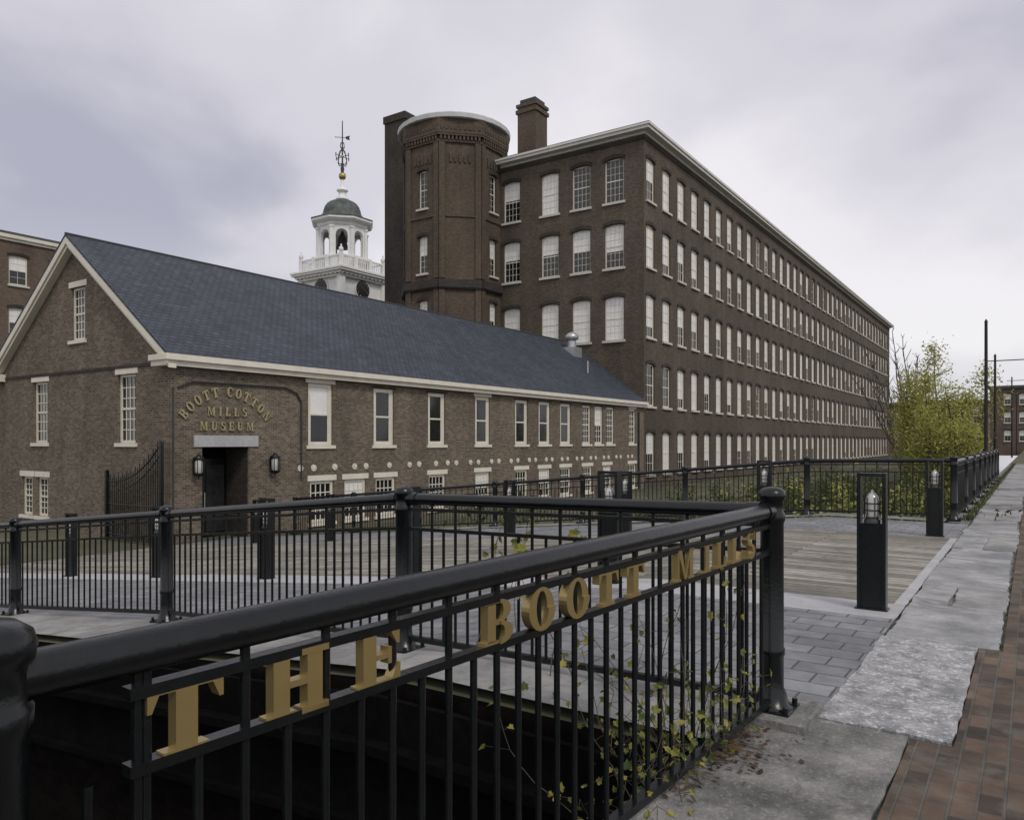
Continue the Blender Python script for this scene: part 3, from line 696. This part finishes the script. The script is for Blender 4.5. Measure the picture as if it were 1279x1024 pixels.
# ------------------------------------------------------------------ other buildings
def block(name,x0,x1,y0,y1,z0,z1,faces,label,mat='farbrick',wz=(),ww=1.2,wh=2.0,step=3.4,parapet='cream'):
    b=thing(name,((x0+x1)/2,(y0+y1)/2,z0),label,'building')
    mb=MB()
    segs={'E':((x1,y0),(0,1),y1-y0),'S':((x0,y0),(1,0),x1-x0),'N':((x1,y1),(-1,0),x1-x0),'W':((x0,y1),(0,-1),y1-y0)}
    me=winmesh(ww,wh,2,4,.5,fr=.1,sill=True)
    for k,(p,d,ln) in segs.items():
        ops=[]
        if k in faces:
            n=int((ln-1)/step)
            for i in range(n):
                s=ln/2+(i-(n-1)/2)*step
                for z in wz:
                    ops.append((s-ww/2,s+ww/2,z,z+wh,.1))
                    place(me,'window',b,(p[0]+d[0]*s-d[1]*.12,p[1]+d[1]*s+d[0]*.12,z),math.atan2(d[1],d[0]))
        wall(mb,p,d,ln,z0,z1,ops,.12,0,brow=(.2,.05) if ops else None)
    mb.build('wall',[mat,'darkbrick'],b)
    mb=MB(); mb.box(x0-.3,x1+.3,y0-.3,y1+.3,z1,z1+.25,0); mb.box(x0-.15,x1+.15,y0-.15,y1+.15,z1-.2,z1,0); mb.build('cornice',[parapet],b)
    mb=MB(); mb.box(x0-.28,x1+.28,y0-.28,y1+.28,z1+.25,z1+.45,0); mb.build('roof',['roofing'],b)
    return b
block('brick_mill_block',-75,-63,6,33,-1.65,16.6,'E','brown brick mill block with white sash windows behind the gable roof',wz=(13.2,9.3,5.4),ww=1.3,wh=2.2,step=2.9)
block('brick_warehouse',-19,-8,190,205,-1.7,10,'S','distant red brick building with flat roof beyond the canal',wz=(7.0,3.6,.4),step=2.4,parapet='roofing')
block('brick_warehouse',-6.5,22,165,187,-1,11.2,'SW','distant brown brick building with many windows along the street',wz=(8.2,4.9,1.6),step=2.3,parapet='roofing',ww=1.1)
block('brick_warehouse',-40,-20,175,190,-1.7,9,'SE','distant low brick building past the end of the long mill',wz=(5.6,2),step=2.8,parapet='roofing')
# ------------------------------------------------------------------ railings
def lerp(a,b,t): return a+(b-a)*t
def post(parent,x,y,z,seg=18,foot=True,k=1.0):
    mb=MB()
    mb.lathe(x,y,[(.105*k,0),(.105*k,.02),(.085*k,.035),(.072*k,.09),(.06*k,.12),(.06*k,.28),(.066*k,.29),(.066*k,.32),(.06*k,.33),(.06*k,.98),(.067*k,1.0),(.067*k,1.03),(.06*k,1.04),(.06*k,1.1),(.069*k,1.11),(.072*k,1.13),(.066*k,1.152),(.045*k,1.168),(.0,1.174)],seg,z0=z)
    if foot:
        mb.box(x-.115,x+.115,y-.115,y+.115,z-.02,z+.015)
        for sx in(-1,1):
            for sy in(-1,1): mb.cyl((x+sx*.094,y+sy*.094,z+.015),(x+sx*.094,y+sy*.094,z+.045),.015,seg=6,smooth=False)
    return mb.build('post',['iron'],parent)
def railspan(parent,p,q,near=False,g0=.055,col0=.06):
    (x0,y0,z0),(x1,y1,z1)=p,q
    ln=math.hypot(x1-x0,y1-y0); d=((x1-x0)/ln,(y1-y0)/ln); sl=(z1-z0)/ln
    P=lambda s,z:(x0+d[0]*s,y0+d[1]*s,z0+sl*s+z)
    seg=20 if near else 10
    mb=MB(); mb.cyl(P(.03,1.085),P(ln-.03,1.085),.041,seg=seg)
    for s in((col0,ln-.13) if col0 else (ln-.13,)): mb.cyl(P(s,1.085),P(s+.07,1.085),.047,seg=seg)
    mb.build('top_rail',['iron'],parent)
    mb=MB(); g=.055
    for z,hh,w in((1.0,.022,.017),(.86,.022,.017)):
        mb.obox((x0,y0),d,g0,ln-g,-w,w,z0+z,z0+z+hh,0,zs=sl)
    mb.obox((x0,y0),d,g,ln-g,-.02,.02,z0+.075,z0+.11,0,zs=sl)
    if g0>.1: mb.cyl(P(g0+.02,.1),P(g0+.02,1.05),.0105,seg=8,caps=False)
    n=int(round((ln-2*g)/.1075)); n+=n%2
    for i in range(1,n):
        s=g+(ln-2*g)*i/n; full=(i%2==0)
        if s<g0+.03: full=False
        mb.cyl(P(s,.1),P(s,1.05 if full else .87),.0105,seg=8 if near else 5,caps=False)
    mb.build('baluster_panel',['iron'],parent)
PA=(-1.145,4.14,.04); PL=(-1.372,.53,-.018)
fr=thing('iron_railing',(-1.2,2.4,0),'black iron pipe railing with gold letters above a dark pit','railing')
post(fr,*PA,24); post(fr,PL[0],PL[1],-.005,32,k=1.06); railspan(fr,PL,(PA[0],PA[1],0),True,g0=.225,col0=0)
rp=thing('iron_railing',(-5,4.1,-.1),'black iron railing stepping down a ramp beside a pit','railing')
pts=[PA,(-3.74,4.12,rz(-3.74)),(-7.25,4.45,rz(-7.25)),(-10.2,4.3,rz(-10.2)),(-13.4,4.3,rz(-13.4))]
for a,b in zip(pts[:-1],pts[1:]): railspan(rp,(a[0],a[1],a[2] if a is not PA else 0),b,True)
for a in pts[1:]: post(rp,*a)
fp=thing('iron_railing',(-8,16.1,-.5),'black iron railing across the far edge of the bridge','railing')
xs_=[-1.19,-3.76,-6.33,-8.9,-11.47,-14.04,-16.6,-19.2]
for a,b in zip(xs_[:-1],xs_[1:]): railspan(fp,(a,16.1,rz(a)+.03),(b,16.1,rz(b)+.03))
for a in xs_: post(fp,a,16.1,rz(a)+.03,12)
cr_=thing('iron_railing',(-1.18,30,0),'black iron railing running along the street beside the canal','railing')
ys_=[16.1+2.57*k for k in range(9)]
for a,b in zip(ys_[:-1],ys_[1:]): railspan(cr_,(-1.18,a,0),(-1.18,b,0))
for a in ys_[1:]: post(cr_,-1.18,a,0,10)
ls=thing('railing_sign',(-1.2,2.3,.87),'gold serif letters reading THE BOOTT MILLS fixed in the railing','sign')
dd=Vector((PA[0]-PL[0],PA[1]-PL[1],0)).normalized(); nn=Vector((dd.y,-dd.x,0)); LEN=math.dist(PA[:2],PL[:2])
for i,(ch,yy) in enumerate(zip('THEBOOTTMILLS',[.862,1.118,1.352,1.81,2.022,2.225,2.43,2.625,3.05,3.275,3.43,3.61,3.79])):
    s=(yy-PL[1])/dd.y; o=Vector((PL[0],PL[1],(.878 if i>2 else .872)+PL[2]*(1-s/LEN)))+dd*s
    glyph('letter',ch,o+nn*(-.012),dd,(0,0,1),nn,.130 if i>2 else .142,.028,ls,'gold',1.15 if i>2 else 1.2)
# ------------------------------------------------------------------ bollard lights
def bollard(x,y,z):
    b=thing('lamp_bollard',(x,y,z),'black steel bollard with glass jar lamp in open top frame','bollard','lamp bollards along the bridge')
    w=.1;dp=.055
    mb=MB()
    for sx in(-1,1): mb.box(x+sx*w-.015,x+sx*w+.015,y-dp,y+dp,z,z+1.18)
    mb.box(x-w+.015,x+w-.015,y-dp,y+dp,z+1.15,z+1.178); mb.box(x-w-.03,x+w+.03,y-dp-.02,y+dp+.02,z-.01,z+.012)
    mb.build('bollard_frame',['iron'],b)
    mb=MB(); mb.box(x-w+.015,x+w-.015,y-dp+.012,y+dp-.012,z+.01,z+.72); mb.box(x-w+.015,x+w-.015,y-dp+.006,y+dp-.006,z+.72,z+.745)
    mb.build('bollard_panel',['iron'],b)
    mb=MB(); mb.lathe(x,y,[(.066,.745),(.066,.77),(.05,.785),(.055,.80)],12,0,z0=z)
    for k in range(6):
        a=k*math.pi/3; mb.cyl((x+.062*math.cos(a),y+.062*math.sin(a),z+.79),(x+.062*math.cos(a),y+.062*math.sin(a),z+.97),.0045,seg=4)
    for zz in (.85,.91): mb.lathe(x,y,[(.062,zz),(.065,zz+.006),(.062,zz+.012)],12,0,z0=z)
    mb.build('lamp_cage',['steel'],b)
    mb=MB(); mb.lathe(x,y,[(.05,.8),(.057,.83),(.057,.93),(.05,.97),(.03,1.0),(.012,1.012),(.012,1.03),(.0,1.035)],14,0,z0=z); mb.build('lamp_glass',['lampglass'],b)
for k,x in enumerate([-1.156,-3.7,-6.5,-9.3,-12.1,-15.0]):
    bollard(x,7.28,rz(x)+.002)
for x in [-1.25,-3.85,-6.5,-9.2,-12.,-14.7,-17.6]: bollard(x,13.45,rz(x)+.002)
# ------------------------------------------------------------------ poles & wires
def pole(x,y,h,arm,r=.075):
    p=thing('utility_pole',(x,y,0),'dark tall slim pole beside the canal railing','pole','poles along the canal street')
    mb=MB(); mb.cyl((x,y,0),(x,y,h),r,r*.75,10); mb.lathe(x,y,[(r*.95,0),(.02,.12)],8,z0=h); mb.build('pole_shaft',['wood'],p)
    if arm:
        mb=MB(); mb.cyl((x-.4,y,h-.25),(x+arm,y,h-.25),.03,seg=6); mb.build('pole_arm',['wood'],p)
pole(-1.5,35.,6.1,0); pole(-1.65,48,6.0,3.5); pole(-1.6,85,7.4,4.0); pole(-1.6,110,7.4,4.0)
mb=MB()
path=[(3.0,20,6.6),(1.6,48,5.8),(1.2,85,7.1),(1.2,110,7.1),(1.2,148,7.3)]
for a,b in zip(path[:-1],path[1:]):
    mb.tube([(lerp(a[0],b[0],t/6),lerp(a[1],b[1],t/6),lerp(a[2],b[2],t/6)-.4*math.sin(math.pi*t/6)) for t in range(7)],.015,4)
tag(mb.build('overhead_wire',['wood'],loc=(1.2,70,6)),'thin black overhead wire strung between the poles','wire')
# ------------------------------------------------------------------ vegetation
def leafquad(mb,c,s,mat=0,rnd=R):
    a=Vector((rnd.gauss(0,1),rnd.gauss(0,1),rnd.gauss(0,1))).normalized(); u=a.orthogonal().normalized(); 
    u=(Matrix.Rotation(rnd.uniform(0,6.28),3,a)@u); w=a.cross(u)
    mb.add([c-u*s,c+w*s*.45+a*s*.15,c+u*s,c-w*s*.45+a*s*.15],[(0,1,2,3)],mat)
def wispy(x,y,z,h,wd,n,mat,label,ls=.09,stems=6,low=.12,cat='tree',lean=1.0,tr=.018,jit=.22,up=(.1,.9),tw=4,tlen=.38):
    """several slender rising stems with twigs and small leaves down to the ground"""
    T=thing('tree',(x,y,z),label,cat); tk=MB(); cw=MB(); pts=[]
    for k in range(stems):
        a=6.283*k/stems+R.uniform(-.4,.4); hh=h*(1 if k==0 else R.uniform(.6,.92)); sp=lean*wd/h*(0.05 if k==0 else R.uniform(.35,.8))
        q=Vector((x+.25*math.cos(a),y+.25*math.sin(a),z)); d=Vector((math.cos(a)*sp,math.sin(a)*sp,1)).normalized(); m=12; path=[q]
        for i in range(m):
            d=(d+Vector((R.gauss(0,.06),R.gauss(0,.06),.04))).normalized(); q=q+d*hh/m; path.append(q)
            if i>=int(m*low):
                env=math.sin(math.pi*min(1,(i+2.5)/(m+2)))**.7
                for _ in range(tw):
                    b=R.uniform(0,6.28); tl=R.uniform(.5,1.1)*wd*tlen*env; td=Vector((math.cos(b),math.sin(b),R.uniform(*up))).normalized()
                    p2=q+td*tl*.5; p3=p2+(td+Vector((R.gauss(0,.2),R.gauss(0,.2),.25))).normalized()*tl*.5
                    tk.tube([q,p2,p3],tr,4,0,tr*.4); pts.append((q,p2,p3))
        tk.tube(path,.07 if k else .1,6,0,tr)
    tk.build('trunk',['bark'],T)
    dens=[R.random()**1.1 for _ in pts]
    for i in range(n):
        j=R.randrange(len(pts)) 
        if R.random()>dens[j]+.12: continue
        a_,b_,c_=pts[j]; t=R.random()*1.9; c=a_.lerp(b_,t) if t<1 else b_.lerp(c_,t-1)
        c=c+Vector((R.gauss(0,jit),R.gauss(0,jit),R.gauss(0,jit)))
        leafquad(cw,c,ls*R.uniform(.6,1.3))
    if n: cw.build('crown',[mat],T)
    return T
wispy(-4.15,48,-2,8.6,4.8,24000,'leafy','rounded tree with soft yellow green autumn leaves by the canal',ls=.085,stems=8,jit=.26)
wispy(-3.5,44,-2,6.2,3.8,15000,'leafy','yellow leaved young tree beside the canal railing',ls=.08,stems=8,jit=.26)
wispy(-5.9,56,-2,7.0,4.2,11000,'leafy','yellow green tree crowding the canal bank',ls=.09,stems=7,jit=.26)
wispy(-8.8,72,-1.5,12.8,5.2,120,'leafy','bare branched tall tree near the end of the mill',ls=.08,stems=9,low=.25,tr=.026,lean=1.1,up=(1.0,2.4),tw=3,tlen=.32)
wispy(-7.6,66,-1.5,11.0,5.0,200,'leafy','nearly bare tree with a few yellow leaves',ls=.08,stems=8,low=.25,tr=.024,lean=1.1,up=(1.0,2.4),tw=3,tlen=.32)
wispy(-10.6,95,-1.5,8,4,5000,'leafg','green tree at the end of the canal',ls=.2)
wispy(-8.6,84,-1.5,6.5,5,7000,'leafy','low yellowing tree at the end of the canal',ls=.15)
def shrub(x,y,z,h,wd,n,mat,label,ls=.07):
    T=thing('shrub',(x,y,z),label,'shrub','shrubs on the canal bank'); st=MB(); cw=MB()
    for k in range(9):
        a=R.uniform(0,6.28); p=Vector((x+.1*math.cos(a),y+.1*math.sin(a),z)); d=Vector((math.cos(a)*.35*wd/h*1.5,math.sin(a)*.35*wd/h*1.5,1)).normalized()
        hh=h*R.uniform(.65,1.0); q=p; path=[p]
        for i in range(7):
            d=(d+Vector((R.gauss(0,.14),R.gauss(0,.14),0))).normalized(); q=q+d*hh/7; path.append(q)
        st.tube(path,.025,4,0,.006)
        for i in range(n//9):
            t=R.random()**.7*6.99; c=path[int(t)].lerp(path[int(t)+1],t%1)+Vector((R.gauss(0,.16*wd/2),R.gauss(0,.16*wd/2),R.gauss(0,.15)))
            leafquad(cw,c,ls*R.uniform(.6,1.4))
    st.build('stem',['bark'],T); cw.build('foliage',[mat],T)
for i in range(20):
    yy=17.6+i*1.6+R.uniform(-.5,.5); xx=-2.2-R.uniform(0,3.5)-(i%3)*.9
    yl=i%4==1
    shrub(xx,yy,-3.4,R.uniform(3.4,4.3),2.2,1500,'leafy' if yl else 'leafg','yellow green shrub on the canal bank' if yl else 'dense green shrub on the canal bank',.06)
shrub(-4.7,19.2,-3.4,4.9,1.6,1100,'leafy','yellow leaved shrub rising behind the bridge railing',.05)
for i in range(14):
    yy=18+i*3.2; shrub(-9-R.uniform(0,4),yy,-3.4,R.uniform(2.8,3.8),2.6,900,'leafg','dense green shrub on the canal bank',.09)
def palm(mb,c,s):
    a=Vector((R.gauss(.4,.7),R.gauss(-.4,.7),R.gauss(.5,.6))).normalized(); u=a.orthogonal().normalized(); u=Matrix.Rotation(R.uniform(0,6.28),3,a)@u; w=a.cross(u)
    pts=[(-.15,0),(-.35,.35),(-.1,.62),(.22,.5),(.35,.75),(.55,.35),(1,0),(.55,-.35),(.35,-.75),(.22,-.5),(-.1,-.62),(-.35,-.35)]
    fold=R.uniform(.1,.5)
    vs=[c+u*(px*s)+w*(py*s*.85)+a*(abs(py)*s*fold-.15*s*px*px) for px,py in pts]
    mb.add(vs,[(0,1,2,3,4,5,6),(0,6,7,8,9,10,11)],0)
def build_vine(loc,label,n,gen,hgen,size,step=18,first=3,prob=.8,mult=(1,1,2,3),sy=.14):
    vn=thing('climbing_vine',loc,label,'vine'); st=MB();lf=MB()
    for k in range(n):
        p=gen(k); d=Vector((.03,R.gauss(0,.12),1)).normalized(); path=[p]; hh=hgen(k)
        for i in range(step):
            d=(d+Vector((R.gauss(0,.12),R.gauss(0,sy),R.gauss(0,.05)))).normalized(); p=p+d*hh/step; p.x=min(p.x,-1.17); path.append(Vector(p))
            if i>first and R.random()<prob:
                for _ in range(R.choice(mult)):
                    c=p+Vector((R.gauss(0,.05),R.gauss(0,.07),R.gauss(0,.04))); st.cyl(p,c,.0013,seg=3,caps=False); palm(lf,c,R.uniform(*size))
        st.tube(path,.0045,5,0,.0013)
    st.build('stem',['bark'],vn); lf.build('foliage',['leafv'],vn)
build_vine((-1.3,3.1,-1),'thin climbing vine with yellow green leaves growing through the railing',52,
  lambda k:Vector((-1.36+R.uniform(-.2,.1),R.triangular(2.75,3.98,3.5),-.9)),lambda k:R.uniform(.7,1.5) if k>14 else R.uniform(1.45,1.9),(.018,.036))
for kk in range(5):
    build_vine((-2.9,4.05,.5),'small vine tendril with pale leaves over the railing top',1,
      lambda k:Vector((-3.05+.2*kk,4.0,-.2)),lambda k:1.27,(.035,.058),12,6,1,(1,2,2))
mb=MB()
for i in range(330):
    if i<240: x=-1.25+abs(R.gauss(0,.06)); y=R.choice([R.uniform(2.9,3.9),R.gauss(3.6,.15)])
    else: x=R.gauss(-1.1,.1); y=R.gauss(3.6,.14)
    if y>3.91 or x>-.52: continue
    s=R.uniform(.008,.024); a=R.uniform(0,6.28); z=.012+R.random()*.02
    c=Vector((x,y,z)); u=Vector((math.cos(a),math.sin(a),R.gauss(0,.2)))*s; w=Vector((-math.sin(a),math.cos(a),R.gauss(0,.3)))*s*.6
    mb.add([c-u,c+w,c+u,c-w],[(0,1,2,3)])
tag(mb.build('fallen_leaves',['litter'],loc=(-1,3.3,0)),'brown dead leaves scattered beside the railing base','leaves',kind='stuff')
mb=MB()
for i in range(2600):
    if i<2300: y=16.5+R.random()**1.3*45; x=R.choice([-1.05,-1.0,-.95])+R.gauss(0,.04); h=R.uniform(.02,.1)
    else: y=6.3+R.random()*12; x=R.choice([-.185,-.925])+R.gauss(0,.006); h=R.uniform(.008,.02)
    a=R.uniform(0,6.28);dx,dy=.008*math.cos(a),.008*math.sin(a)
    mb.add([(x-dx,y-dy,-.01),(x+dx,y+dy,-.01),(x+R.gauss(0,.2)*h,y+R.gauss(0,.2)*h,h)],[(0,1,2)])
tag(mb.build('grass_weeds',['leafg'],loc=(-1,30,0)),'thin weeds growing in the joints of the walkway','grass',kind='stuff')
# ------------------------------------------------------------------ world & light
w=bpy.data.worlds.new('World'); scene.world=w; w.use_nodes=True; nt=w.node_tree; bg=nt.nodes['Background']
SUN_EL,SUN_AZ=48,115
sky=N(nt,'ShaderNodeTexSky',sky_type='NISHITA'); sky.sun_disc=False; sky.sun_elevation=math.radians(SUN_EL); sky.sun_rotation=math.radians(SUN_AZ)
tc=N(nt,'ShaderNodeTexCoord').outputs['Generated']
sep=N(nt,'ShaderNodeSeparateXYZ'); L(nt,tc,sep.inputs[0])
den=mathn(nt,'ADD',mathn(nt,'MAXIMUM',sep.outputs[2],0.0),.45)
cmb=N(nt,'ShaderNodeCombineXYZ'); L(nt,mathn(nt,'DIVIDE',sep.outputs[0],den),cmb.inputs[0]); L(nt,mathn(nt,'DIVIDE',sep.outputs[1],den),cmb.inputs[1]); cmb.inputs[2].default_value=5.2
n1=noise(nt,cmb.outputs[0],2.1,6,.45,.2); n2=noise(nt,cmb.outputs[0],1.0,2,.5,.1)
f=mathn(nt,'ADD',mathn(nt,'MULTIPLY',n1.outputs[0],.5),mathn(nt,'MULTIPLY',n2.outputs[0],.5))
for dv,wd_,amt in (((-1.03,.51,.38),.90,.085),((-.02,1.17,.36),.90,.095),((-.95,.42,.62),.93,.02),((-.35,.75,.75),.9,.0)):
    v=Vector(dv).normalized(); dt=N(nt,'ShaderNodeVectorMath',operation='DOT_PRODUCT'); L(nt,tc,dt.inputs[0]); dt.inputs[1].default_value=v
    mr_=N(nt,'ShaderNodeMapRange',interpolation_type='SMOOTHSTEP'); mr_.inputs[1].default_value=wd_; mr_.inputs[2].default_value=1.0; mr_.inputs[3].default_value=0; mr_.inputs[4].default_value=amt
    L(nt,dt.outputs['Value'],mr_.inputs[0]); f=mathn(nt,'SUBTRACT',f,mr_.outputs[0])
cr=N(nt,'ShaderNodeValToRGB'); L(nt,f,cr.inputs[0]); e=cr.color_ramp.elements; cr.color_ramp.interpolation='EASE'
e[0].position=.33;e[0].color=(3.9,3.9,4.7,1); e[1].position=.56;e[1].color=(7.9,7.65,7.9,1); k=e.new(.44);k.color=(6.1,5.9,6.45,1)
hz=maprange(nt,sep.outputs[2],0,.26,1,0)
c1=mixc(nt,mathn(nt,'MULTIPLY',hz,.6),cr.outputs[0],(8.2,8.1,8.15))
c2=mixc(nt,.94,sky.outputs[0],c1)
L(nt,c2,bg.inputs['Color']); bg.inputs['Strength'].default_value=.115
sd_=bpy.data.lights.new('Sun','SUN'); sd_.energy=1.4; sd_.angle=math.radians(11); sd_.color=(1,.95,.87)
so=bpy.data.objects.new('Sun',sd_); COL.objects.link(so)
az,el=math.radians(SUN_AZ),math.radians(SUN_EL)
dirv=Vector((math.sin(az)*math.cos(el),math.cos(az)*math.cos(el),math.sin(el)))
so.rotation_euler=dirv.to_track_quat('Z','Y').to_euler(); so.location=(20,-20,40)
# ------------------------------------------------------------------ camera
cd=bpy.data.cameras.new('Camera'); cd.sensor_width=36; cd.lens=957/1279*36; cd.shift_y=40/1279; cd.clip_start=.05; cd.clip_end=5000
co=bpy.data.objects.new('Camera',cd); COL.objects.link(co); co.location=(0,0,1.45); co.rotation_euler=(math.pi/2,0,math.radians(34.2)); scene.camera=co
scene.view_settings.view_transform='Standard'; scene.view_settings.look='None'; scene.view_settings.exposure=0
